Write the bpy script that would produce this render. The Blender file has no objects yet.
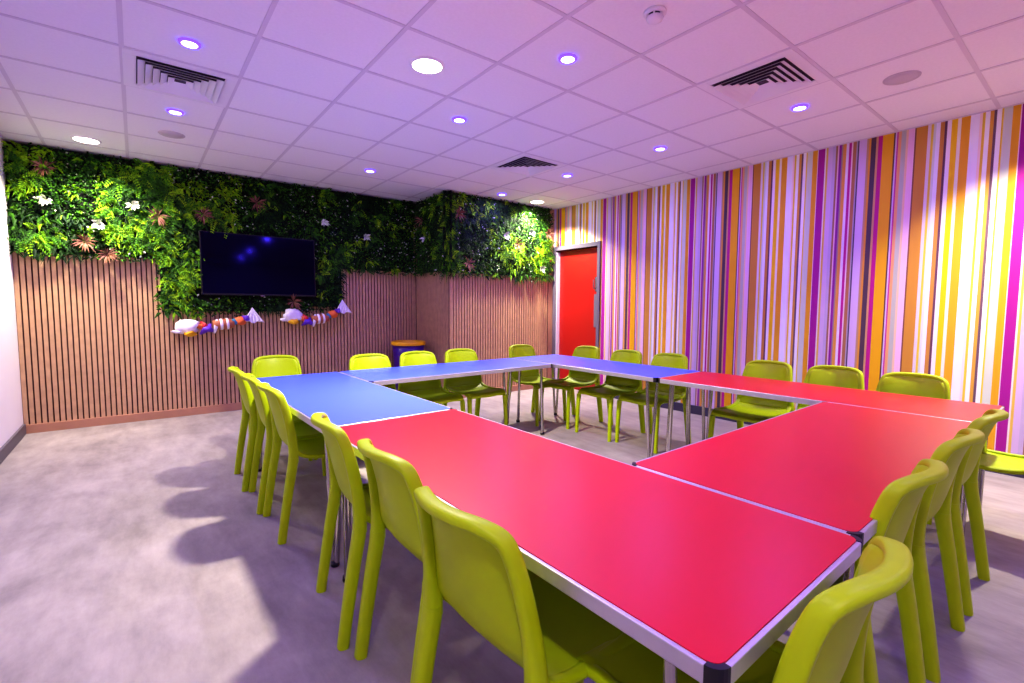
import bpy, math, random
from mathutils import Vector, Matrix
random.seed(7)
sc = bpy.context.scene
COL = sc.collection
PI = math.pi

# ------------------------------------------------------------------ sizes
CZ = 1.23            # eye height
HC = 2.7148          # ceiling
LX, RX = -0.882, 5.078
BY, AY = 6.385, 5.44     # rear wall, projecting rear wall
RTX = 3.235              # side face of the projection
FY = -1.75               # wall behind the camera
TBX, TBY, TROT = 0.657, 0.3294, 0.0109   # origin and turn of the table ring
TA, TB, TH = 1.8236, 0.6786, 0.689       # table length, width, height

def s2l(c):
    return tuple(((v / 255) / 12.92 if v / 255 <= .04045 else ((v / 255 + .055) / 1.055) ** 2.4) for v in c)

# ------------------------------------------------------------------ materials
def mat(name, rgb, rough=.5, metal=0., noise=0., nscale=8., spec=.5, bump=0., bscale=200., srgb=True, sss=0.):
    m = bpy.data.materials.new(name); m.use_nodes = True
    nt = m.node_tree; b = nt.nodes['Principled BSDF']
    c = s2l(rgb) if srgb else rgb
    b.inputs['Base Color'].default_value = (*c, 1)
    b.inputs['Roughness'].default_value = rough
    b.inputs['Metallic'].default_value = metal
    b.inputs['Specular IOR Level'].default_value = spec
    tc = nt.nodes.new('ShaderNodeTexCoord')
    if noise:
        n = nt.nodes.new('ShaderNodeTexNoise'); n.inputs['Scale'].default_value = nscale; n.inputs['Detail'].default_value = 5
        nt.links.new(tc.outputs['Object'], n.inputs['Vector'])
        r = nt.nodes.new('ShaderNodeValToRGB')
        r.color_ramp.elements[0].position = .3; r.color_ramp.elements[1].position = .7
        r.color_ramp.elements[0].color = (*[v * (1 - noise) for v in c], 1)
        r.color_ramp.elements[1].color = (*[min(1, v * (1 + noise)) for v in c], 1)
        nt.links.new(n.outputs['Fac'], r.inputs['Fac']); nt.links.new(r.outputs['Color'], b.inputs['Base Color'])
    if bump:
        n2 = nt.nodes.new('ShaderNodeTexNoise'); n2.inputs['Scale'].default_value = bscale; n2.inputs['Detail'].default_value = 3
        nt.links.new(tc.outputs['Object'], n2.inputs['Vector'])
        bp = nt.nodes.new('ShaderNodeBump'); bp.inputs['Strength'].default_value = bump; bp.inputs['Distance'].default_value = .002
        nt.links.new(n2.outputs['Fac'], bp.inputs['Height']); nt.links.new(bp.outputs['Normal'], b.inputs['Normal'])
    return m

def emit(name, rgb, strength):
    m = bpy.data.materials.new(name); m.use_nodes = True
    nt = m.node_tree; nt.nodes.clear()
    e = nt.nodes.new('ShaderNodeEmission'); e.inputs['Color'].default_value = (*rgb, 1); e.inputs['Strength'].default_value = strength
    o = nt.nodes.new('ShaderNodeOutputMaterial'); nt.links.new(e.outputs[0], o.inputs['Surface'])
    return m

M = {}
M['white_wall'] = mat('white_wall_paint', (236, 232, 234), .7, noise=.015, nscale=3)
M['ceil'] = mat('ceiling_tile', (236, 232, 236), .9, noise=.02, nscale=60, bump=.15, bscale=400)
M['grid'] = mat('ceiling_grid_bar', (214, 206, 215), .6)
M['chair'] = mat('lime_plastic', (174, 200, 10), .42, spec=.25, noise=.02, nscale=20, bump=.06, bscale=900)
M['red'] = mat('red_laminate', (202, 4, 30), .36, noise=.015, spec=.5, nscale=5, bump=.03, bscale=600)
M['blue'] = mat('blue_laminate', (66, 88, 222), .38, noise=.015, spec=.5, nscale=5, bump=.03, bscale=600)
M['alu'] = mat('brushed_aluminium', (205, 200, 205), .35, metal=.75, noise=.03, nscale=40)
M['chrome'] = mat('chrome_tube', (190, 185, 180), .18, metal=1.)
M['black'] = mat('black_plastic', (22, 20, 24), .4)
M['under'] = mat('table_underside', (70, 64, 62), .7)
M['slat'] = mat('oak_slat', (192, 154, 116), .55, noise=.1, nscale=14)
M['felt'] = mat('dark_felt', (74, 48, 44), .95)
M['plinth'] = mat('oak_plinth', (180, 132, 102), .55, noise=.06, nscale=9)
M['skirt'] = mat('grey_skirting', (96, 90, 98), .5)
M['skirt_dark'] = mat('slate_skirting', (62, 58, 78), .5)
M['frame'] = mat('grey_door_frame', (104, 98, 110), .45)
M['door'] = mat('red_door_paint', (164, 20, 12), .4, noise=.015, nscale=4)
M['white'] = mat('white_plastic', (232, 228, 232), .45)
M['greyw'] = mat('pale_grey_mesh', (196, 186, 194), .7)
M['dark'] = mat('dark_void', (70, 58, 72), .9)
M['steel'] = mat('satin_steel', (168, 165, 170), .3, metal=.9)
M['screen'] = mat('tv_screen', (4, 3, 8), .08, spec=.3)
M['screen'].node_tree.nodes['Principled BSDF'].inputs['Specular Tint'].default_value = (.22, .18, 1, 1)
M['bezel'] = mat('tv_bezel', (12, 10, 13), .35)
M['bin'] = mat('purple_plastic', (62, 10, 128), .38, noise=.02)
M['binlid'] = mat('yellow_plastic', (236, 176, 10), .4)
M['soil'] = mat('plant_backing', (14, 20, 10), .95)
M['tissue'] = mat('white_tissue', (238, 232, 240), .6, noise=.03, nscale=30)
M['p_orange'] = mat('orange_paper', (228, 112, 50), .55)
M['p_purple'] = mat('purple_paper', (104, 50, 190), .5)
M['p_yellow'] = mat('yellow_paper', (232, 180, 20), .55)
M['p_brown'] = mat('brown_paper', (176, 104, 70), .55)
M['p_teal'] = mat('teal_paper', (60, 140, 170), .5)
M['p_red'] = mat('red_paper', (206, 40, 50), .55)
M['white_lamp'] = emit('white_lamp_face', (1., .93, .84), 9.)
M['blue_lamp'] = emit('blue_lamp_face', (.72, .70, 1.), 5.)
M['blue_rim'] = emit('blue_lamp_rim', (.055, .02, 1.), 6.)

def floor_mat():
    m = bpy.data.materials.new('concrete_vinyl'); m.use_nodes = True
    nt = m.node_tree; b = nt.nodes['Principled BSDF']
    tc = nt.nodes.new('ShaderNodeTexCoord')
    n = nt.nodes.new('ShaderNodeTexNoise'); n.inputs['Scale'].default_value = 1.6; n.inputs['Detail'].default_value = 9; n.inputs['Roughness'].default_value = .62; n.inputs['Distortion'].default_value = .5
    nt.links.new(tc.outputs['Object'], n.inputs['Vector'])
    mp = nt.nodes.new('ShaderNodeMapping'); mp.inputs['Scale'].default_value = (7, 2.2, 1)
    nt.links.new(tc.outputs['Object'], mp.inputs['Vector'])
    n2 = nt.nodes.new('ShaderNodeTexNoise'); n2.inputs['Scale'].default_value = 1.2; n2.inputs['Detail'].default_value = 8; n2.inputs['Roughness'].default_value = .7
    nt.links.new(mp.outputs[0], n2.inputs['Vector'])
    mx = nt.nodes.new('ShaderNodeMath'); mx.operation = 'MULTIPLY_ADD'; mx.inputs[1].default_value = .5
    nt.links.new(n2.outputs['Fac'], mx.inputs[0])
    h = nt.nodes.new('ShaderNodeMath'); h.operation = 'MULTIPLY'; h.inputs[1].default_value = .5
    nt.links.new(n.outputs['Fac'], h.inputs[0]); nt.links.new(h.outputs[0], mx.inputs[2])
    r = nt.nodes.new('ShaderNodeValToRGB')
    r.color_ramp.elements[0].position = .36; r.color_ramp.elements[0].color = (*s2l((128, 120, 118)), 1)
    r.color_ramp.elements[1].position = .64; r.color_ramp.elements[1].color = (*s2l((172, 163, 158)), 1)
    nt.links.new(mx.outputs[0], r.inputs['Fac']); nt.links.new(r.outputs['Color'], b.inputs['Base Color'])
    b.inputs['Roughness'].default_value = .5; b.inputs['Specular IOR Level'].default_value = .35
    return m
M['floor'] = floor_mat()

STRIPES = [  # width-edges along the wall (m), colour: one repeat of the wallpaper
 (1.828,(168,14,140)),(1.775,(240,225,215)),(1.762,(225,190,80)),(1.748,(214,186,214)),(1.715,(200,180,206)),(1.688,(166,120,86)),(1.671,(232,192,204)),
 (1.661,(150,36,146)),(1.642,(160,140,134)),(1.630,(222,160,70)),(1.607,(236,220,236)),(1.585,(190,20,140)),(1.564,(236,210,216)),
 (1.552,(180,122,78)),(1.528,(172,162,174)),(1.517,(84,64,92)),(1.509,(216,188,222)),(1.450,(192,152,112)),(1.438,(224,160,54)),
 (1.422,(84,62,76)),(1.385,(206,160,110)),(1.370,(190,18,132)),(1.342,(236,178,0)),(1.263,(92,54,54)),(1.253,(216,190,220)),
 (1.242,(200,60,150)),(1.230,(234,172,116)),(1.210,(190,190,176)),(1.182,(236,202,164)),(1.164,(240,196,218)),(1.123,(132,82,60)),
 (1.116,(204,146,52)),(1.045,(226,212,212)),(1.023,(230,204,66)),(1.007,(214,220,210)),(.991,(240,236,246)),(.965,(202,142,62)),
 (.943,(104,66,86)),(.927,(248,236,240)),(.902,(244,202,0)),(.865,(244,236,204)),(.843,(234,172,32)),(.792,(248,242,250)),
 (.742,(250,226,216)),(.724,(240,206,64)),(.710,(252,250,242)),(.687,(220,166,62)),(.664,(112,84,96)),(.650,(250,246,240)),
 (.625,(240,210,52)),(.614,(214,220,196)),(.567,(230,170,24)),(.527,(240,214,220))]
def stripe_mat():
    m = bpy.data.materials.new('striped_wallpaper'); m.use_nodes = True
    nt = m.node_tree; b = nt.nodes['Principled BSDF']; b.inputs['Roughness'].default_value = .6
    tc = nt.nodes.new('ShaderNodeTexCoord'); sp = nt.nodes.new('ShaderNodeSeparateXYZ')
    nt.links.new(tc.outputs['Object'], sp.inputs[0])
    P = 1.309
    a = nt.nodes.new('ShaderNodeMath'); a.operation = 'SUBTRACT'; a.inputs[0].default_value = 1.828 + 3 * P
    nt.links.new(sp.outputs['Y'], a.inputs[1])
    d = nt.nodes.new('ShaderNodeMath'); d.operation = 'DIVIDE'; d.inputs[1].default_value = P; nt.links.new(a.outputs[0], d.inputs[0])
    f = nt.nodes.new('ShaderNodeMath'); f.operation = 'FRACT'; nt.links.new(d.outputs[0], f.inputs[0])
    def ramp(items):
        r = nt.nodes.new('ShaderNodeValToRGB'); r.color_ramp.interpolation = 'CONSTANT'; e = r.color_ramp.elements
        while len(e) > 1: e.remove(e[-1])
        for k, (p, c) in enumerate(items):
            q = e[0] if k == 0 else e.new(p)
            q.position = p; q.color = (*s2l(c), 1)
        nt.links.new(f.outputs[0], r.inputs['Fac']); return r
    it = [((1.828 - y) / P, c) for y, c in STRIPES]
    k = len(it) // 2
    r1, r2 = ramp(it[:k]), ramp(it[k:])
    g = nt.nodes.new('ShaderNodeMath'); g.operation = 'GREATER_THAN'; g.inputs[1].default_value = it[k][0]
    nt.links.new(f.outputs[0], g.inputs[0])
    mx = nt.nodes.new('ShaderNodeMix'); mx.data_type = 'RGBA'
    nt.links.new(g.outputs[0], mx.inputs['Factor']); nt.links.new(r1.outputs['Color'], mx.inputs['A']); nt.links.new(r2.outputs['Color'], mx.inputs['B'])
    nt.links.new(mx.outputs['Result'], b.inputs['Base Color'])
    return m
M['stripe'] = stripe_mat()

def leaf_mat():
    m = bpy.data.materials.new('artificial_leaf'); m.use_nodes = True
    nt = m.node_tree; b = nt.nodes['Principled BSDF']; b.inputs['Roughness'].default_value = .6; b.inputs['Specular IOR Level'].default_value = .18
    a = nt.nodes.new('ShaderNodeAttribute'); a.attribute_name = 'leaf_tint'
    n = nt.nodes.new('ShaderNodeTexNoise'); n.inputs['Scale'].default_value = 40
    tc = nt.nodes.new('ShaderNodeTexCoord'); nt.links.new(tc.outputs['Object'], n.inputs['Vector'])
    hv = nt.nodes.new('ShaderNodeHueSaturation'); nt.links.new(a.outputs['Color'], hv.inputs['Color'])
    ml = nt.nodes.new('ShaderNodeMath'); ml.operation = 'MULTIPLY_ADD'; ml.inputs[1].default_value = .7; ml.inputs[2].default_value = .65
    nt.links.new(n.outputs['Fac'], ml.inputs[0]); nt.links.new(ml.outputs[0], hv.inputs['Value'])
    nt.links.new(hv.outputs['Color'], b.inputs['Base Color'])
    return m
M['leaf'] = leaf_mat()

# ------------------------------------------------------------------ mesh builder
class MB:
    def __init__(s): s.v = []; s.f = []; s.mi = []; s.sm = []; s.col = []
    def add(s, vs, fs, mi=0, smooth=False, xf=None, col=None):
        o = len(s.v)
        for p in vs:
            p = Vector(p); s.v.append(xf @ p if xf else p)
        for f in fs: s.f.append(tuple(i + o for i in f)); s.mi.append(mi); s.sm.append(smooth)
        if col is not None: s.col += [col] * len(vs)
        return s
    def box(s, a, b, mi=0, xf=None):
        (x0, y0, z0), (x1, y1, z1) = a, b
        vs = [(x0,y0,z0),(x1,y0,z0),(x1,y1,z0),(x0,y1,z0),(x0,y0,z1),(x1,y0,z1),(x1,y1,z1),(x0,y1,z1)]
        return s.add(vs, [(0,3,2,1),(4,5,6,7),(0,1,5,4),(1,2,6,5),(2,3,7,6),(3,0,4,7)], mi, False, xf)
    def sweep(s, pts, sizes, n=12, mi=0, ref=(0,1,0), sq=.75, xf=None):
        # rounded-rectangle section carried along a path; sizes = (across, deep)
        pts = [Vector(p) for p in pts]; ref = Vector(ref); vs = []; fs = []
        L = len(pts)
        for i, p in enumerate(pts):
            t = (pts[min(i+1, L-1)] - pts[max(i-1, 0)]).normalized()
            b = (ref - t * ref.dot(t)).normalized(); a = b.cross(t)
            w, d = sizes[i] if isinstance(sizes, list) else sizes
            for k in range(n):
                th = 2 * PI * k / n + PI / n
                c, si = math.cos(th), math.sin(th)
                cx = math.copysign(abs(c) ** sq, c); sx = math.copysign(abs(si) ** sq, si)
                vs.append(p + a * (cx * w / 2) + b * (sx * d / 2))
        for i in range(L - 1):
            for k in range(n):
                fs.append((i*n+k, i*n+(k+1) % n, (i+1)*n+(k+1) % n, (i+1)*n+k))
        s.add(vs, fs, mi, True, xf)
        s.add(vs[:n], [tuple(range(n))[::-1]], mi, False, xf); s.add(vs[-n:], [tuple(range(n))], mi, False, xf)
        return s
    def lathe(s, prof, n=32, mi=0, smooth=True, xf=None, cap=True):
        vs = []; fs = []; L = len(prof)
        for r, z in prof:
            for k in range(n): vs.append((r * math.cos(2*PI*k/n), r * math.sin(2*PI*k/n), z))
        for i in range(L - 1):
            for k in range(n): fs.append((i*n+k, i*n+(k+1) % n, (i+1)*n+(k+1) % n, (i+1)*n+k))
        if cap:
            if prof[0][0] > 1e-4: fs.append(tuple(range(n))[::-1])
            if prof[-1][0] > 1e-4: fs.append(tuple((L-1)*n + k for k in range(n)))
        return s.add(vs, fs, mi, smooth, xf)
    def shell(s, grid, t, mi=0, xf=None):
        # thick sheet from a grid of points
        R, C = len(grid), len(grid[0]); G = [[Vector(p) for p in r] for r in grid]
        N = [[None]*C for _ in range(R)]
        for i in range(R):
            for j in range(C):
                du = G[min(i+1,R-1)][j] - G[max(i-1,0)][j]; dv = G[i][min(j+1,C-1)] - G[i][max(j-1,0)]
                N[i][j] = du.cross(dv).normalized()
        A = [G[i][j] + N[i][j]*t/2 for i in range(R) for j in range(C)]
        B = [G[i][j] - N[i][j]*t/2 for i in range(R) for j in range(C)]
        o = R*C; fs = []
        for i in range(R-1):
            for j in range(C-1):
                a, b, c, d = i*C+j, i*C+j+1, (i+1)*C+j+1, (i+1)*C+j
                fs.append((d, c, b, a)); fs.append((a+o, b+o, c+o, d+o))
        ring = [(0,j) for j in range(C)] + [(i,C-1) for i in range(1,R)] + [(R-1,j) for j in range(C-2,-1,-1)] + [(i,0) for i in range(R-2,0,-1)]
        for q in range(len(ring)):
            i, j = ring[q]; k, l = ring[(q+1) % len(ring)]
            a, b = i*C+j, k*C+l
            fs.append((a, b, b+o, a+o))
        return s.add(A + B, fs, mi, True, xf)
    def mesh(s, name, mats):
        me = bpy.data.meshes.new(name)
        me.from_pydata([tuple(p) for p in s.v], [], s.f)
        for m in (mats if isinstance(mats, (list, tuple)) else [mats]): me.materials.append(m)
        me.polygons.foreach_set('material_index', s.mi); me.polygons.foreach_set('use_smooth', s.sm)
        if s.col and len(s.col) == len(s.v):
            at = me.color_attributes.new('leaf_tint', 'FLOAT_COLOR', 'POINT')
            at.data.foreach_set('color', [c for q in s.col for c in (*q, 1.)])
        me.update(); return me
    def build(s, name, mats, parent=None, loc=None):
        o = bpy.data.objects.new(name, s.mesh(name, mats)); COL.objects.link(o)
        if parent: o.parent = parent
        if loc: o.location = loc
        return o

def tag(o, label=None, cat=None, group=None, kind=None):
    if label: o['label'] = label
    if cat: o['category'] = cat
    if group: o['group'] = group
    if kind: o['kind'] = kind
    return o
def empty(name, loc=(0,0,0), rz=0.):
    o = bpy.data.objects.new(name, None); o.empty_display_size = .1; COL.objects.link(o)
    o.location = loc; o.rotation_euler = (0, 0, rz); return o
def copy_tree(o, parent=None):
    c = o.copy(); COL.objects.link(c)
    if parent: c.parent = parent
    for ch in list(o.children): copy_tree(ch, c)
    return c
def bevel(o, w, seg=2):
    m = o.modifiers.new('edge', 'BEVEL'); m.width = w; m.segments = seg; m.limit_method = 'ANGLE'; m.angle_limit = .7
    return o
def T(x, y, z): return Matrix.Translation((x, y, z))

# ------------------------------------------------------------------ room shell
def struct(mb, name, mats, parent=None):
    o = mb.build(name, mats, parent)
    if not parent: o['kind'] = 'structure'
    return o
struct(MB().box((LX-.15, FY-.15, -.12), (RX+.3, BY+.2, 0)), 'floor', M['floor'])
struct(MB().box((LX-.15, FY-.15, HC), (RX+.3, BY+.2, HC+.1)), 'ceiling', M['ceil'])
struct(MB().box((LX-.15, FY-.15, 0), (LX, BY+.2, HC)), 'wall_left', M['white_wall'])
struct(MB().box((LX, FY-.15, 0), (RX+.3, FY, HC)), 'wall_front', M['white_wall'])
# striped wall with the doorway cut out of it
DY0, DY1, DZ = 4.525, 5.355, 2.085      # clear opening
w = MB()
w.box((RX, FY, 0), (RX+.14, DY0, HC)); w.box((RX, DY0, DZ), (RX+.14, DY1, HC)); w.box((RX, DY1, 0), (RX+.14, BY+.2, HC))
struct(w, 'wall_right', M['stripe'])

def slats(mb, p0, p1, z0, z1, nrm, pitch=.043, wd=.031, dp=.014):
    # vertical slats along p0->p1 on a felt board; nrm points into the room
    p0, p1 = Vector(p0), Vector(p1); d = (p1-p0); L = d.length; d.normalize(); n = Vector(nrm)
    xf = Matrix(((d.x, n.x, 0, p0.x), (d.y, n.y, 0, p0.y), (0, 0, 1, 0), (0, 0, 0, 1)))
    k = 0; a = .004
    while a + wd <= L + .001:
        mb.box((a, .001, z0), (a+wd, dp, z1), 1, xf); a += pitch
w = MB().box((LX, BY, 0), (RTX+.02, BY+.2, HC)); slats(w, (LX, BY), (RTX, BY), .085, HC-.3, (0,-1)); w.box((RTX-.034, BY-.014, .085), (RTX-.013, BY, HC-.3), 1); struct(w, 'wall_back', [M['felt'], M['slat']])
w = MB().box((RTX, AY, 0), (RTX+.1, BY+.01, HC)); slats(w, (RTX, AY+.012), (RTX, BY-.002), .085, HC-.3, (-1,0)); struct(w, 'wall_projection_side', [M['felt'], M['slat']])
w = MB().box((RTX+.1, AY, 0), (RX, AY+.2, HC)); w.box((RTX-.002, AY-.014, .085), (RTX+.012, AY, HC-.3), 1); slats(w, (RTX+.012, AY), (RX-.10, AY), .085, HC-.3, (0,-1)); struct(w, 'wall_projection_front', [M['felt'], M['slat']])
# plain upright closing the slats beside the door
struct(MB().box((RX-.095, AY-.018, 0), (RX, AY, HC)), 'trim_1', M['plinth'])
# skirtings
bevel(struct(MB().box((LX, BY-.026, 0), (RTX-.02, BY, .085)), 'baseboard_back', M['plinth']), .003)
bevel(struct(MB().box((RTX-.026, AY-.026, 0), (RTX, BY-.026, .085)), 'baseboard_projection_side', M['plinth']), .003)
bevel(struct(MB().box((RTX, AY-.026, 0), (RX-.06, AY, .085)), 'baseboard_projection_front', M['plinth']), .003)
bevel(struct(MB().box((LX, FY, 0), (LX+.018, BY-.026, .1)), 'baseboard_left', M['skirt']), .004)
bevel(struct(MB().box((RX-.018, FY, 0), (RX, DY0-.05, .1)), 'baseboard_right', M['skirt_dark']), .004)
# ceiling grid bars
g = MB(); z0, z1 = HC-.004, HC+.01
xs = [.6*i - .0046 for i in range(-1, 9)]; ys = [3.0366 + .6*j for j in range(-7, 6)]
for x in xs: g.box((x-.012, FY, z0), (x+.012, BY, z1))
for y in ys:
    if y < BY: g.box((LX, y-.012, z0+.0007), (RX, y+.012, z1))
g.box((LX, FY, z0), (LX+.022, BY, z1)); g.box((RX-.022, FY, z0), (RX, BY, z1))
struct(g, 'trim_2', M['grid'])

# ------------------------------------------------------------------ door
dr = empty('door_1', (RX, (DY0+DY1)/2, 0)); dr['kind'] = 'structure'
dl = Matrix.Translation((-RX, -(DY0+DY1)/2, 0))
f = MB()
f.box((RX-.022, DY1, 0), (RX+.10, DY1+.06, DZ+.06), 0, dl); f.box((RX-.022, DY0-.052, 0), (RX+.10, DY0, DZ+.06), 0, dl)
f.box((RX-.022, DY0, DZ), (RX+.10, DY1, DZ+.06), 0, dl)
bevel(f.build('door_frame', M['frame'], dr), .003)
bevel(MB().box((RX-.004, DY1-.012, 0), (RX+.095, DY1-.0005, DZ-.02), 0, dl).build('jamb_lining', M['white'], dr), .002)
o = bevel(MB().box((RX+.06, DY0+.003, .006), (RX+.10, DY1-.014, DZ-.004), 0, dl).build('door_leaf', M['door'], dr), .002)
MB().box((RX+.10, DY0-.05, 0), (RX+.115, DY1+.05, DZ+.05), 0, dl).build('door_backing', M['dark'], dr)
h = MB(); h.box((RX+.052, DY0+.045, .95), (RX+.06, DY0+.11, 1.42), 0, dl)
hp = bevel(h.build('push_plate', M['frame'], dr), .003)
h = MB(); h.sweep([(RX+.05, DY0+.08, 1.50), (RX+.01, DY0+.08, 1.50), (RX+.005, DY0+.08, 1.52), (RX+.005, DY0+.08, 1.62)], (.018, .018), 10, 0, (0,1,0), 1., dl)
h.sweep([(RX+.058, DY0+.08, 1.46), (RX+.052, DY0+.08, 1.66)], (.035, .01), 8, 0, (1,0,0), .6, dl)
h.build('door_handle', M['steel'], dr)

# ------------------------------------------------------------------ planting on the walls
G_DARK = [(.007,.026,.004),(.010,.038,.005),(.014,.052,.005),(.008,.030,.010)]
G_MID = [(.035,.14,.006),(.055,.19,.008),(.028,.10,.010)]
G_LIME = [(.18,.40,.006),(.27,.50,.010),(.12,.33,.006)]
G_BRONZE = [(.20,.085,.05),(.27,.13,.09),(.16,.06,.05)]
G_PALE = [(.50,.55,.40),(.60,.60,.56),(.40,.50,.30)]
rnd = random.random
def leaf(mb, p, d, up, L, W, droop, col):
    # folded, pointed blade from p along d
    d = d.normalized(); s_ = d.cross(up)
    if s_.length < .05: s_ = d.cross(Vector((1,0,0)))
    s_.normalize(); u = s_.cross(d)
    m = p + d*L*.5 + u*(.06*L); tip = p + d*L*.94 + Vector((0,0,-1))*L*droop
    k = (.8 + .4*rnd()); c = tuple(v*k for v in col)
    mb.add([p, m + s_*W*.5 - u*W*.18, m, m - s_*W*.5 - u*W*.18, tip], [(0,1,2),(0,2,3),(1,4,2),(2,4,3)], 0, False, None, c)
def tuft(mb, p, n, up, kind, depth=1.):
    # one plant: blades or fronds springing out of the panel
    sx = Vector(n).cross(up); n = Vector(n)*depth
    if kind == 'fern':
        for q in range(7):
            a = 2*PI*rnd(); d = (n*(.55+.5*rnd()) + sx*math.cos(a) + up*math.sin(a)*.9).normalized()
            L = .11 + .07*rnd(); s_ = d.cross(n).normalized() if d.cross(n).length > .05 else sx
            col = random.choice(G_MID if rnd() < .7 else G_LIME)
            for j in range(7):
                t = (j+1)/7.5; b = p + d*L*t + Vector((0,0,-1))*L*.35*t*t
                for sg in (1,-1):
                    leaf(mb, b, s_*sg + d*.6, n, .045*(1.15-t)+.008, .014, .1, col)
    elif kind == 'grass':
        for q in range(20):
            a = 2*PI*rnd(); d = n*(.5+.5*rnd()) + sx*math.cos(a) + up*math.sin(a)
            leaf(mb, p + sx*(rnd()-.5)*.05 + up*(rnd()-.5)*.05, d, n, .08+.06*rnd(), .011, .25, random.choice(G_DARK))
    elif kind == 'broad':
        for q in range(12):
            a = 2*PI*rnd(); d = n*(.35+.6*rnd()) + sx*math.cos(a) + up*math.sin(a)
            leaf(mb, p + sx*(rnd()-.5)*.07 + up*(rnd()-.5)*.07, d, n, .07+.06*rnd(), .034, .3, random.choice(G_MID + G_DARK + G_LIME[:1]))
    elif kind == 'box':
        for q in range(36):
            d = n*(.6+.6*rnd()) + sx*(rnd()-.5)*2 + up*(rnd()-.5)*2
            b = p + sx*(rnd()-.5)*.13 + up*(rnd()-.5)*.13 + n*rnd()*.05
            leaf(mb, b, d, n, .03+.018*rnd(), .018, .1, random.choice(G_DARK + G_MID) if rnd() < .97 else random.choice(G_PALE))
    elif kind == 'lime':
        for q in range(20):
            a = 2*PI*rnd(); d = n*(.5+.7*rnd()) + sx*math.cos(a) + up*math.sin(a)
            leaf(mb, p + sx*(rnd()-.5)*.08 + up*(rnd()-.5)*.08, d, n, .06+.05*rnd(), .024, .3, random.choice(G_LIME))
    elif kind == 'bronze':
        for q in range(26):
            a = 2*PI*rnd(); d = n*(.4+.5*rnd()) + sx*math.cos(a) + up*math.sin(a)
            leaf(mb, p + n*.05, d, n, .09+.06*rnd(), .014, .12, random.choice(G_BRONZE))
    elif kind == 'pale':
        for q in range(16):
            a = 2*PI*rnd(); d = n*(.6+.6*rnd()) + sx*math.cos(a) + up*math.sin(a)*.8
            leaf(mb, p + n*.06, d, n, .06+.04*rnd(), .03, .15, random.choice(G_PALE))
KINDS = ['fern','grass','broad','box','box','lime','fern','broad','grass','grass']
def patches(x, z, seed):
    # neighbours tend to share a species
    v = math.sin(x*3.1+seed)*1.3 + math.sin(z*5.3+x*1.7+seed*2)*1.1 + math.sin(x*7.7-z*4.1)*.8 + (rnd()-.5)*1.6
    return KINDS[int((v+4)*1.25) % len(KINDS)]
UP = Vector((0,0,1))
PLANT_PARTS = {'box':'small_leaf_foliage','grass':'dark_grass_foliage','fern':'fern_foliage','broad':'broad_leaf_foliage','lime':'lime_foliage'}
def plant(root, faces, accents, seed):
    # faces: (origin, direction along, normal, [(a0,a1,z0,z1), ...])
    mbs = {k: MB() for k in PLANT_PARTS}; bk = MB()
    for (ox, oy), (dx, dy), nr, rects in faces:
        n = Vector((nr[0], nr[1], 0)); dv = Vector((dx, dy, 0))
        for a0, a1, z0, z1 in rects:
            pa = Vector((ox, oy, 0)) + dv*a0 + n*.016; pb = Vector((ox, oy, 0)) + dv*a1 + n*(.05 if seed == 1 else .03)
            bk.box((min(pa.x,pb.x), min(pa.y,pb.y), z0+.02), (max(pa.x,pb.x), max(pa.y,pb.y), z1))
            na = max(1, round((a1-a0)/.078)); nz = max(1, round((z1-z0)/.078))
            for i in range(na):
                for j in range(nz):
                    a = a0 + (a1-a0)*(i+.5+.7*(rnd()-.5))/na; z = z0 + (z1-z0)*(j+.5+.7*(rnd()-.5))/nz
                    a = min(max(a, a0+.03), a1-.03); z = min(max(z, z0+.03), z1-.07)
                    p = Vector((ox, oy, z)) + dv*a + n*((.05 + .03*rnd()) if seed == 1 else (.028 + .02*rnd()))
                    if seed == 1 and .54 < ox + a < 1.82 and 1.31 < z < 2.08: continue
                    k = patches(a + seed*3, z, seed)
                    if k in ('fern','lime','broad') and (1.0 < p.x < 4.0) and rnd() < .72: k = 'grass' if rnd() < .55 else 'box'  # dark species swapped in mid-wall, putting the dim light there into leaf colour
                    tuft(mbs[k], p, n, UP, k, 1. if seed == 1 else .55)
    if seed == 2:      # tufts closing the outer corner
        for k in range(15):
            z = 1.70 + (HC-1.80)*k/14; kd = random.choice(['grass','box','fern','broad'])
            tuft(mbs[kd], Vector((RTX-.03, AY-.03, z)), (-.7,-.7,0), UP, kd, .8)
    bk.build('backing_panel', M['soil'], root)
    for k, mb in mbs.items():
        if mb.v:
            o = mb.build(PLANT_PARTS[k], M['leaf'], root); o['kind'] = 'stuff'
    for kind, x, y, z, n in accents:
        mb = MB(); tuft(mb, Vector((x, y, z)) + Vector(n)*.07, n, UP, kind)
        o = mb.build({'bronze':'bronze_tuft','pale':'pale_rosette'}[kind], M['leaf'], root)
        o['label'] = {'bronze':'bronze spiky tuft','pale':'whitish rosette'}[kind]
pw = empty('artificial_plant_wall', (0,0,0))
tag(pw, 'green artificial foliage panel spread around the television on the slatted wall', 'plant wall', 'artificial plant walls')
N1 = (0,-1,0)
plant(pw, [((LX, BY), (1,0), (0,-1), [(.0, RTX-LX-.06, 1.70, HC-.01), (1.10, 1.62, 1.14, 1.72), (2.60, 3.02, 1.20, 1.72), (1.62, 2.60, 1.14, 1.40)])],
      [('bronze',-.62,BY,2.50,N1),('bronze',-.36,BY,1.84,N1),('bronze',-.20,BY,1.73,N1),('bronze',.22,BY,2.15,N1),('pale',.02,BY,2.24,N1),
       ('pale',-.25,BY,2.02,N1),('bronze',.62,BY,2.22,N1),('bronze',1.52,BY,1.28,N1),('pale',2.45,BY,2.15,N1),('bronze',1.15,BY,2.42,N1),('pale',-.62,BY,2.2,N1),('pale',1.9,BY,2.28,N1)], 1)
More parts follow.
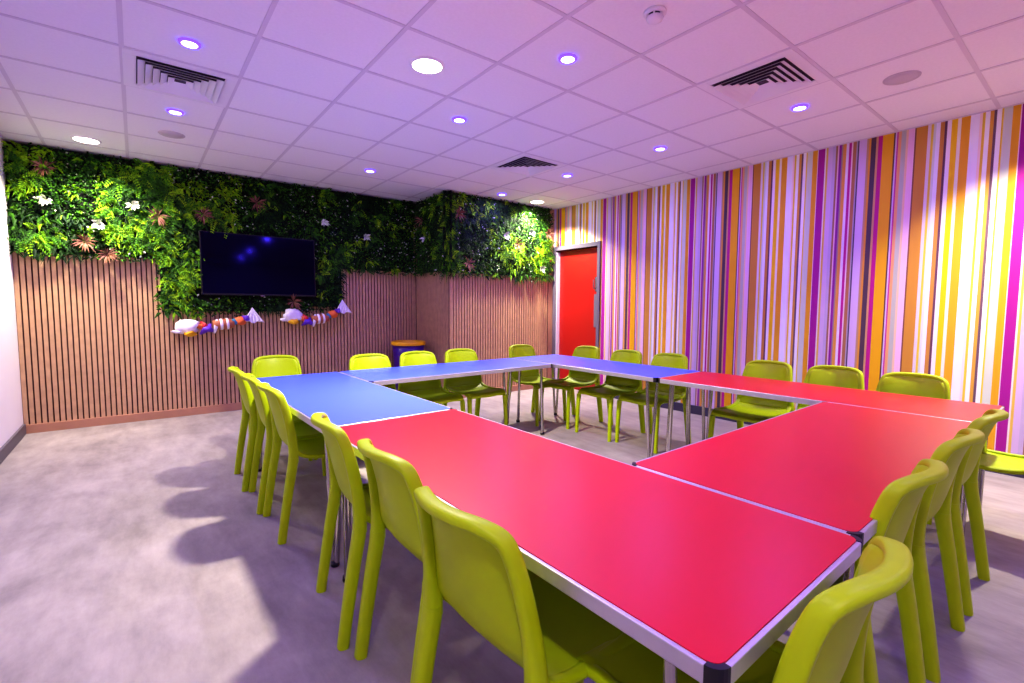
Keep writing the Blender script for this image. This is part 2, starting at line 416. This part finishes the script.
pw2 = empty('artificial_plant_wall', (0,0,0))
tag(pw2, 'green artificial foliage panel wrapping the projecting wall corner beside the red door', 'plant wall', 'artificial plant walls')
plant(pw2, [((RTX, AY), (0,1), (-1,0), [(-.10, BY-AY-.10, 1.68, HC-.01)]), ((RTX, AY), (1,0), (0,-1), [(-.10, RX-RTX-.10, 1.66, HC-.01)])],
      [('pale',4.72,AY,1.80,N1),('pale',4.05,AY,2.22,N1),('bronze',4.85,AY,2.32,N1),('bronze',4.28,AY,2.12,N1),('bronze',3.45,AY,1.80,N1),('bronze',3.30,AY,2.42,N1),
       ('pale',4.5,AY,2.3,N1),('bronze',RTX,AY+.5,2.4,(-1,0,0)),('pale',RTX,AY+.4,2.15,(-1,0,0))], 2)

# ------------------------------------------------------------------ television
tv = empty('television', (1.178, BY-.10, 1.345))
tv.rotation_euler = (math.radians(-1.2), 0, math.radians(.1))
tag(tv, 'large black flat television switched off, framed by green foliage', 'television')
w2, ht = .603, .70
o = MB().box((-w2, -.055, 0), (w2, -.012, ht)).build('casing', M['bezel'], tv); bevel(o, .006)
o = MB().box((-w2+.011, -.058, .02), (w2-.011, -.0545, ht-.011)).build('screen', M['screen'], tv)
o = MB().box((-.02, -.058, -.006), (.02, -.045, .003)).build('badge', M['steel'], tv)
o = MB().box((-.25, -.012, .15), (.25, .05, .55)).build('wall_bracket', M['black'], tv)

# ------------------------------------------------------------------ tables
ct, st = math.cos(TROT), math.sin(TROT)
def tw(l, m): return (TBX + ct*l - st*m, TBY + st*l + ct*m)
FR = .034
def corner_arc(x, y, r, a0, n=5):
    return [(x + r*math.cos(a0 + PI/2*k/n), y + r*math.sin(a0 + PI/2*k/n)) for k in range(n+1)]
def rrect(hx, hy, r):
    return corner_arc(hx-r, hy-r, r, 0) + corner_arc(-hx+r, hy-r, r, PI/2) + corner_arc(-hx+r, -hy+r, r, PI) + corner_arc(hx-r, -hy+r, r, 1.5*PI)
def prism(mb, outline, z0, z1, mi=0):
    n = len(outline); vs = [(x, y, z0) for x, y in outline] + [(x, y, z1) for x, y in outline]
    return mb.add(vs, [tuple(range(n))[::-1], tuple(range(n, 2*n))] + [(k, (k+1) % n, (k+1) % n+n, k+n) for k in range(n)], mi)
HX, HY = TB/2-.0015, TA/2-.0015
def make_table(top):
    t = empty('table')
    prism(MB(), rrect(HX-.011, HY-.011, .022), TH-.02, TH).build('tabletop', M[top], t)
    prism(MB(), rrect(HX-.02, HY-.02, .01), TH-.034, TH-.021).build('underboard', M['under'], t)
    e = MB(); c = .028
    for s in (-1, 1):
        e.box((s*HX - .011*(s > 0), -HY+c, TH-FR), (s*HX + .011*(s < 0), HY-c, TH-.001))
        e.box((-HX+c, s*HY - .011*(s > 0), TH-FR), (HX-c, s*HY + .011*(s < 0), TH-.001))
    bevel(e.build('edge_frame', M['alu'], t), .0025)
    for sx in (-1, 1):
        for sy in (-1, 1):
            a0 = {(1,1):0,(-1,1):PI/2,(-1,-1):PI,(1,-1):1.5*PI}[(sx,sy)]
            cx, cy = sx*(HX-.028), sy*(HY-.028)
            out = corner_arc(cx, cy, .0285, a0, 6); inn = corner_arc(cx, cy, .0165, a0, 6)[::-1]
            q = MB(); prism(q, out+inn, TH-FR-.002, TH)
            q.build('corner_cap', M['black'], t)
            fx, fy = sx*(HX-.055), sy*(HY-.075)
            lg = MB()
            lg.sweep([(sx*(HX-.045), sy*(HY-.115), TH-.03), (fx, fy-sy*.012, .02)], (.026, .026), 10, 0, (1,0,0), 1.)
            lg.sweep([(sx*(HX-.105), sy*(HY-.06), TH-.03), (fx-sx*.008, fy+sy*.006, .02)], (.026, .026), 10, 0, (0,1,0), 1.)
            lg.sweep([(sx*(HX-.03), sy*(HY-.125), TH-.036), (sx*(HX-.12), sy*(HY-.05), TH-.036)], (.03, .012), 8, 0, (0,0,1), .6)
            l = lg.build('leg', M['chrome'], t)
            MB().lathe([(.020, 0), (.021, .008), (.019, .024), (.0, .024)], 14, 0, True, T(fx-sx*.004, fy-sy*.003, 0)).build('foot', M['black'], l)
    return t
red_t, blue_t = make_table('red'), make_table('blue')
used = set()
def put_table(proto, l, m, long_x, label):
    t = proto if proto.name not in used else copy_tree(proto)
    used.add(proto.name)
    x, y = tw(l, m); t.location = (x, y, 0); t.rotation_euler = (0, 0, TROT + (PI/2 if long_x else 0))
    tag(t, label, 'table', 'rectangular tables joined into a ring'); return t
put_table(red_t, TB/2, TA/2, False, 'red-topped table in the foreground, its corner at the bottom edge of the photo')
put_table(blue_t, TB/2, 1.5*TA, False, 'blue-topped table left of the opening, nearest the television')
put_table(blue_t, TB + TA/2, 2*TA - TB/2, True, 'blue-topped table along the far side, in front of the projecting slatted wall')
put_table(blue_t, 1.5*TB + TA, 1.5*TA, False, 'blue-topped table in front of the red door')
put_table(red_t, 1.5*TB + TA, TA/2, False, 'red-topped table running alongside the striped wall')
put_table(red_t, TB + TA/2, TB/2 + .012, True, 'red-topped table on the right, bridging the two other red tables')

# ------------------------------------------------------------------ chairs
def lerp_path(keys, n):
    # Catmull-Rom through keys
    K = [Vector(k) for k in keys]; out = []
    for i in range(len(K)-1):
        p0, p1, p2, p3 = K[max(i-1,0)], K[i], K[i+1], K[min(i+2,len(K)-1)]
        for j in range(n):
            t = j/n
            out.append(.5*((2*p1)+(p2-p0)*t+(2*p0-5*p1+4*p2-p3)*t*t+(3*p1-p0-3*p2+p3)*t*t*t))
    out.append(K[-1]); return out
PROF = [  # y, z, half width, hollow
 (-.234,.785,.138,.046),(-.226,.760,.153,.049),(-.217,.724,.167,.050),(-.204,.668,.176,.050),(-.193,.606,.183,.047),(-.186,.544,.189,.039),
 (-.180,.490,.196,.026),(-.160,.446,.198,.011),(-.105,.424,.200,.0),(-.03,.416,.202,.0),(.06,.416,.204,.0),(.14,.424,.204,.0),(.20,.430,.202,.0),(.232,.424,.199,.0),(.247,.402,.195,.0)]
def shell_rows(i0, i1, nc=17):
    rows = []
    for q in range(i0, i1+1):
        y, z, w, h = PROF[q]
        row = []
        for j in range(nc):
            u = -1 + 2*j/(nc-1); bow = 1-u*u
            dish = .012*bow if h == 0 else .006*bow
            f_ = {0: .002, 1: .010, 2: .016}.get(q, .018 - .008*u**8) * (1 if h else max(0, 1-(y+.16)/.1) if y < -.06 else 0)
            zz = z - dish*(1 if h == 0 else .3)
            if q == 0: zz -= .016*u**4
            row.append((u*w, y + f_ - h*bow, zz))
        rows.append(row)
    out = [lerp_path([r[c] for r in rows], 3) for c in range(nc)]
    return [[out[c][k] for c in range(nc)] for k in range(len(out[0]))]
def make_chair():
    t = empty('chair')
    b = MB(); b.shell(shell_rows(0, 7), .011)
    half = [(-.200,-.182,.415),(-.199,-.181,.48),(-.191,-.188,.57),(-.181,-.202,.655),(-.170,-.219,.726),(-.155,-.236,.769),(-.112,-.260,.788),(-.056,-.278,.792)]
    path = lerp_path(half + [(0,-.285,.793)] + [(-x, y, z) for x, y, z in half[::-1]], 4)
    sz = []
    for p in path:
        k = min(1., max(0., (p.z-.42)/.35))
        sz.append((.052 - .026*min(1, k*2), .048 - .008*k))
    b.sweep(path, sz, 16, 0, (0,1,0), .66)
    b.build('backrest', M['chair'], t)
    s = MB(); s.shell(shell_rows(7, 14), .012)
    for sx in (-1, 1):
        s.sweep(lerp_path([(sx*.198,-.182,.50),(sx*.199,-.145,.448),(sx*.201,-.06,.424),(sx*.205,.08,.421),(sx*.204,.17,.427),(sx*.203,.222,.414),(sx*.202,.241,.375)], 4), (.022, .034), 12, 0, (1,0,0), .75)
    s.sweep(lerp_path([(-.20,.243,.398),(-.1,.25,.404),(0,.252,.400),(.1,.25,.404),(.20,.243,.398)], 4), (.03, .02), 10, 0, (0,1,0), .8)
    s.build('seat', M['chair'], t)
    for sx in (-1, 1):
        l = MB(); l.sweep(lerp_path([(sx*.203,-.250,0),(sx*.202,-.228,.15),(sx*.201,-.204,.30),(sx*.200,-.186,.40),(sx*.200,-.182,.44)], 4),
                          [(.044+.008*min(1, k/12), .040+.008*min(1, k/12)) for k in range(17)], 16, 0, (0,1,0), .66)
        l.build('leg', M['chair'], t)
    for sx in (-1, 1):
        l = MB(); l.sweep(lerp_path([(sx*.208,.262,0),(sx*.206,.258,.14),(sx*.204,.250,.28),(sx*.202,.242,.385)], 4),
                          [(.030+.010*k/12, .030+.010*k/12) for k in range(13)], 14, 0, (0,1,0), .72)
        l.build('leg', M['chair'], t)
    return t
chair0 = make_chair(); first = [True]
def put_chair(x, y, rz, label, group):
    t = chair0 if first[0] else copy_tree(chair0)
    first[0] = False
    t.location = (x, y, 0); t.rotation_euler = (0, 0, math.radians(rz)); tag(t, label, 'chair', group)
gl, gf, gr, gn = ('lime chairs along the left side', 'lime chairs along the far side', 'lime chairs along the striped wall', 'lime chairs along the near side')
# (rear foot line to centre = .25)
put_chair(.780, 3.722, -92, 'lime plastic chair on the left side, farthest of its row from the camera', gl)
put_chair(.795, 3.272, -93.5, 'lime plastic chair on the left side, hidden between its two neighbours, second from television end', gl)
put_chair(.802, 2.82, -91, 'lime plastic chair on the left, third from the television end, showing its green seat', gl)
put_chair(.810, 1.84, -96, 'lime plastic chair straddling the blue and red table joint on the left side', gl)
put_chair(.822, 1.375, -90.5, 'lime plastic chair on the left, second from camera, behind the big foreground chair', gl)
put_chair(.782, .895, -87.5, 'large lime chair in left foreground with its whole back shell facing the camera', gl)
put_chair(.905, 4.20, 175, 'lime chair alone below the television at the end of the left blue table', gf)
put_chair(1.615, 3.865, 180, 'lime chair at the far blue table, just left of the purple bin', gf)
put_chair(2.085, 3.865, 180, 'lime chair directly in front of the purple bin', gf)
put_chair(2.565, 3.865, 180, 'lime chair at the far blue table, first to the right of the purple bin', gf)
put_chair(3.42, 3.93, 182, 'lime chair in the far corner of the ring, left of the red door', gf)
put_chair(3.66, 3.60, 90, 'lime chair whose back overlaps the red door', gr)
put_chair(3.64, 3.04, 90, 'lime chair just right of the red door, middle of three at the blue table', gr)
put_chair(3.68, 2.57, 90, 'lime chair by the striped wall at the joint of blue and red tables', gr)
put_chair(3.79, 1.735, 90, 'lime chair by the striped wall, first behind the red table, seat seen past its edge', gr)
put_chair(3.83, 1.278, 90, 'lime chair by the striped wall, middle one behind the red table', gr)
put_chair(3.80, .815, 90, 'lime chair by the striped wall, last one before the right end of the red table', gr)
put_chair(.972, .49, 1, 'lime chair nearest the camera at bottom right, rounded top rim seen from above', gn)
put_chair(1.668, .56, 0, 'lime chair at right, second from the camera, left of two more chair backs', gn)
put_chair(2.248, .562, 0, 'lime chair at right, third from the camera along the near side', gn)
put_chair(2.805, .560, 0, 'lime chair at right, farthest back along the near side, touching the table corner', gn)
put_chair(3.60, .345, -4, 'lime chair cut by the right edge of the photo, bright seat pulled away from table', gn)

# ------------------------------------------------------------------ bin
bn = empty('waste_bin', (2.88, 5.92, 0)); tag(bn, 'round purple bin with yellow rim standing in the slatted corner', 'bin')
MB().lathe([(.165,0),(.170,.01),(.205,.60),(.210,.715),(.204,.715),(.16,.02),(0,.02)], 36).build('body', M['bin'], bn)
MB().lathe([(.212,.712),(.226,.715),(.229,.725),(.228,.757),(.220,.765),(.196,.765),(.196,.73),(.20,.712)], 36, cap=False).build('rim', M['binlid'], bn)
a = MB()
for k in range(-3, 4):
    th = math.radians(-120 + k*4)
    a.box((-.008, -.002, .515 - .012*abs(k)), (.008, .003, .545 + .004*abs(k)), 0, Matrix.Translation((.2035*math.cos(th), .2035*math.sin(th), 0)) @ Matrix.Rotation(th+PI/2, 4, 'Z'))
o = a.build('printed_mark', M['white'], bn); o['label'] = 'small white mark'

# ------------------------------------------------------------------ paper garlands under the television
def blob(mb, c, r, seed, mi=0, amp=.22):
    rr = random.Random(seed); n, m = 14, 9; ph = [rr.random()*6 for _ in range(6)]
    vs = []; fs = []
    for i in range(m+1):
        th = PI*i/m
        for j in range(n):
            f_ = 2*PI*j/n
            k = 1 + amp*(math.sin(3*f_+ph[0]+2*th)*math.sin(th) + .6*math.sin(5*th+ph[1]+f_*2)*math.sin(th))
            vs.append((c[0]+r[0]*k*math.sin(th)*math.cos(f_), c[1]+r[1]*k*math.sin(th)*math.sin(f_), c[2]+r[2]*k*math.cos(th)))
    for i in range(m):
        for j in range(n): fs.append((i*n+j, (i+1)*n+j, (i+1)*n+(j+1) % n, i*n+(j+1) % n))
    mb.add(vs, fs, mi, True)
def ribbon(mb, a, b, wd, bulge, twist=.6):
    a, b = Vector(a), Vector(b); d = (b-a).normalized(); rows = []
    for i in range(9):
        t = i/8; p = a.lerp(b, t) + Vector((0,-1,0))*bulge*math.sin(PI*t)
        ang = twist*(t-.5)*PI; s_ = (d.cross(Vector((0,-1,0)))*math.cos(ang) + Vector((0,-1,0))*math.sin(ang)).normalized()
        ww = wd*(.45+.55*math.sin(PI*min(1, max(0, t*.9+.05))))
        rows.append([p - s_*ww/2, p, p + s_*ww/2])
    mb.shell(rows, .003)
def garland(x0, z0, L, rise, sag, label, s):
    g = empty('garland', (x0, BY-.15, z0)); g.scale = (1.24, 1.24, 1.24); tag(g, label, 'garland', 'crumpled garlands')
    def P(t, dz=0): return (L*t, 0, rise*t*t*.9 - sag*math.sin(PI*t) + rise*.1*t + dz)
    c = P(.11, .02); mb = MB(); blob(mb, c, (.085, .045, .066), 3+s); blob(mb, (c[0]-.075, 0, c[2]-.04), (.04, .02, .016), 4+s); mb.build('tissue_puff', M['tissue'], g)
    mb = MB(); blob(mb, (c[0]+.01, -.02, c[2]-.058), (.045, .03, .028), 5+s); mb.build('yellow_pouch', M['p_yellow'], g)
    mb = MB(); ribbon(mb, P(.20, .015), P(.36, -.0), .05, .03, .9); mb.build('orange_ribbon', M['p_orange'], g)
    mb = MB(); ribbon(mb, P(.27, .05), P(.36, -.02), .035, .04, .5); mb.build('red_ribbon', M['p_red'], g)
    mb = MB(); ribbon(mb, P(.25, -.06), P(.40, .02), .05, .045, .7); ribbon(mb, P(.27, .015), P(.44, -.055), .045, .05, -.7); mb.build('purple_bow', M['p_purple'], g)
    q = P(.455, -.02); mb = MB(); ribbon(mb, (q[0]-.012, -.02, q[2]-.05), (q[0]+.01, -.02, q[2]+.075), .03, .02, .3); mb.build('white_strip', M['tissue'], g)
    c = P(.56, .0); mb = MB(); ry = Matrix.Translation(c) @ Matrix.Rotation(PI/2 - .08, 4, 'Y')
    mb.lathe([(.0,-.085),(.038,-.083),(.046,-.05),(.048,0),(.046,.05),(.036,.083),(0,.085)], 18, 0, True, ry); mb.build('brown_barrel', M['p_brown'], g)
    mb = MB(); mb.lathe([(.047,-.03),(.0505,-.025),(.0505,-.012),(.049,-.008)], 18, 0, True, ry, False); mb.lathe([(.049,.02),(.0515,.024),(.0515,.036),(.048,.04)], 18, 0, True, ry, False); mb.build('barrel_band', M['tissue'], g)
    mb = MB(); ribbon(mb, P(.655, .0), P(.74, .01), .06, .03, .5); mb.build('teal_ribbon', M['p_teal'], g)
    c = P(.79, .0); mb = MB(); blob(mb, c, (.05, .035, .04), 9+s, 0, .1); mb.build('orange_puff', M['p_orange'], g)
    mb = MB(); ribbon(mb, P(.80, .04), P(.92, -.01), .05, .05, .8); mb.build('purple_ribbon', M['p_purple'], g)
    c = P(.96, .0); mb = MB()
    n = 10; vs = [(c[0]-.005, -.01, c[2]+.10)] + [(c[0]-.085+.18*k/n, -.012-.022*(k % 2), c[2]-.035+.015*math.sin(k)) for k in range(n+1)] + [(c[0], .012, c[2]-.03)]
    mb.add(vs, [(0, k+1, k+2) for k in range(n)] + [(k+2, k+1, n+2) for k in range(n)] + [(0, n+2, 1), (0, n+1, n+2)], 0); mb.build('tissue_fan', M['tissue'], g)
garland(.355, .965, .60, .105, -.01, 'colourful crumpled garland below the left half of the television', 0)
garland(1.42, 1.11, .58, .08, .06, 'colourful crumpled garland sagging below the right half of the television', 20)

# ------------------------------------------------------------------ ceiling fittings
def blue_fit(): 
    t = empty('downlight')
    MB().lathe([(.040,-.0115),(.0425,-.013),(.052,-.012),(.0555,-.006),(.0565,0)], 36, cap=False).build('trim_ring', M['blue_rim'], t)
    MB().lathe([(0,-.0112),(.041,-.0112),(.041,-.006)], 36).build('lamp_face', M['blue_lamp'], t); return t
def white_fit():
    t = empty('downlight')
    MB().lathe([(.090,-.008),(.098,-.009),(.106,-.005),(.108,0)], 40, cap=False).build('trim_ring', M['white'], t)
    MB().lathe([(0,-.0065),(.092,-.0065),(.092,-.003)], 40).build('lamp_face', M['white_lamp'], t); return t
def lamp(x, y, r, col, W, spread=150, z=HC-.014):
    l = bpy.data.lights.new('lamp', 'AREA'); l.shape = 'DISK'; l.size = 2*r; l.color = col; l.energy = W; l.spread = math.radians(spread)
    o = bpy.data.objects.new('lamp', l); COL.objects.link(o); o.location = (x, y, z)
BLUE = (.27, .17, 1.); WHITE = (1., .89, .74)
WB, WW = 12., 34.
pb, pwf = blue_fit(), white_fit()
BL = [(.30,3.35,'blue-rimmed downlight at top left, the one nearer the camera beside the left air vent'),
 (2.085,2.125,'blue-rimmed downlight at the top middle, nearest the smoke detector'),
 (.30,4.575,'blue-rimmed downlight beyond the left air vent, toward the plant wall'),
 (2.078,3.33,'blue-rimmed downlight at upper middle, right behind the large white downlight'),
 (3.90,2.735,'blue-rimmed downlight right of the distant air vent, above the striped wall middle'),
 (3.91,1.548,'blue-rimmed downlight beside the right-hand air vent'),
 (2.08,5.17,'blue-rimmed downlight closest to the corner of plant wall and projecting wall'),
 (3.875,3.93,'blue-rimmed downlight beside the most distant air vent'),
 (3.85,5.12,'blue-rimmed downlight above the projecting plant wall, left of a small white downlight')]
for k, (x, y, lb) in enumerate(BL):
    t = pb if k == 0 else copy_tree(pb); t.location = (x, y, HC); tag(t, lb, 'light', 'blue-rimmed ceiling downlights')
    lamp(x, y, .04, BLUE, WB, 176)
WL = [(1.473,2.73,'large round white downlight glowing at the top centre of the ceiling'),
 (-.29,5.86,'round white downlight at far left in front of the plant wall'),
 (4.51,5.17,'round white downlight in the far corner above the red door')]
for k, (x, y, lb) in enumerate(WL):
    t = pwf if k == 0 else copy_tree(pwf); t.location = (x, y, HC); tag(t, lb, 'light', 'white ceiling downlights')
    lamp(x, y, .085, WHITE, [84, 46, 74][k], [112, 124, 124][k])
# unseen bare lamps, placed by guess except the white one near the striped wall
for x, y, p, a in ((4.5,.34,44,108),(-.3,-.27,16,124)): lamp(x, y, .085, WHITE, p, a)
for x, y in ((.3,.94),(2.1,.34),(3.9,-.26),(2.1,-.86),(.3,-.86)): lamp(x, y, .04, BLUE, WB, 176)

def make_vent():
    t = empty('air_vent')
    f = MB(); o_, i_ = .296, .230
    for s in (-1, 1):
        f.box((-o_, min(s*i_, s*o_), -.007), (o_, max(s*i_, s*o_), 0)); f.box((min(s*i_, s*o_), -i_, -.007), (max(s*i_, s*o_), i_, 0))
    bevel(f.build('frame', M['white'], t), .002)
    MB().box((-i_, -i_, -.0022), (i_, i_, -.0005)).build('dark_duct', M['dark'], t)
    lv = MB(); r = .225
    while r > .03:
        a, b = r, r-.035; zl, zu = -.022, -.003
        for q in range(4):
            xf = Matrix.Rotation(q*PI/2, 4, 'Z')
            lv.add([(-a, -a, zl), (a, -a, zl), (b, -b, zu), (-b, -b, zu), (-a+.0015, -a+.0025, zl), (a-.0015, -a+.0025, zl), (b, -b+.0025, zu), (-b, -b+.0025, zu)],
                   [(3,2,1,0),(4,5,6,7),(0,1,5,4),(1,2,6,5),(3,0,4,7)], 0, False, xf)
        r -= .039
    lv.build('louvre', M['white'], t); return t
v0 = make_vent()
for k, (x, y, lb) in enumerate([(.293,3.94,'square louvred air vent at upper left with two blue downlights either side'),
                                (3.295,1.54,'square louvred air vent at upper right, close to the striped wall'),
                                (3.295,3.94,'square louvred air vent in the distance, above the far blue table')]):
    t = v0 if k == 0 else copy_tree(v0); t.location = (x, y, HC); tag(t, lb, 'air vent', 'ceiling air vents')
def make_speaker():
    t = empty('ceiling_speaker')
    MB().lathe([(.082,-.006),(.090,-.007),(.097,-.004),(.098,0)], 36, cap=False).build('rim', M['greyw'], t)
    MB().lathe([(0,-.009),(.04,-.0085),(.083,-.006),(.083,-.002)], 36).build('grille', M['greyw'], t); return t
s0 = make_speaker()
for k, (x, y, lb) in enumerate([(.308,5.20,'pale round ceiling speaker at the left, near the plant wall'), (3.93,.955,'pale round ceiling speaker at the upper right, near the striped wall')]):
    t = s0 if k == 0 else copy_tree(s0); t.location = (x, y, HC); tag(t, lb, 'speaker', 'round ceiling speakers')
sd = empty('smoke_detector', (2.112, 1.535, HC)); tag(sd, 'small white domed smoke detector at the top of the ceiling', 'smoke detector')
MB().lathe([(.056,0),(.056,-.010),(.050,-.014),(.0,-.014)], 32).build('base', M['white'], sd)
MB().lathe([(.034,-.014),(.034,-.026),(0,-.026)], 32).build('sensor_gap', M['dark'], sd)
q = MB(); q.lathe([(.040,-.0255),(.043,-.030),(.038,-.042),(.022,-.048),(0,-.048)], 32)
for k in range(6):
    th = k*PI/3; q.box((-.004, .034, -.028), (.004, .043, -.012), 0, Matrix.Rotation(th, 4, 'Z'))
q.build('cap', M['white'], sd)

# ------------------------------------------------------------------ camera, world, colour
cam = bpy.data.cameras.new('camera'); co = bpy.data.objects.new('camera', cam); COL.objects.link(co); sc.camera = co
cam.sensor_width = 36; cam.sensor_fit = 'HORIZONTAL'; cam.lens = 476.99/1024*36; cam.clip_start = .02
yaw, pitch, roll = .6672, -.072, .0057
fw = Vector((math.sin(yaw)*math.cos(pitch), math.cos(yaw)*math.cos(pitch), math.sin(pitch)))
rt = Vector((math.cos(yaw), -math.sin(yaw), 0)); up = rt.cross(fw)
r2 = rt*math.cos(roll) + up*math.sin(roll); u2 = -rt*math.sin(roll) + up*math.cos(roll)
co.matrix_world = Matrix(((r2.x, u2.x, -fw.x, 0), (r2.y, u2.y, -fw.y, 0), (r2.z, u2.z, -fw.z, CZ), (0, 0, 0, 1)))
wd = bpy.data.worlds.new('world'); sc.world = wd; wd.use_nodes = True
wd.node_tree.nodes['Background'].inputs[0].default_value = (.02, .018, .03, 1)
sc.view_settings.view_transform = 'Standard'; sc.view_settings.look = 'Medium High Contrast'; sc.view_settings.exposure = 0.
sc.cycles.use_denoising = True
sc.cycles.max_bounces = 8; sc.cycles.diffuse_bounces = 5
sc.cycles.sample_clamp_indirect = 4.
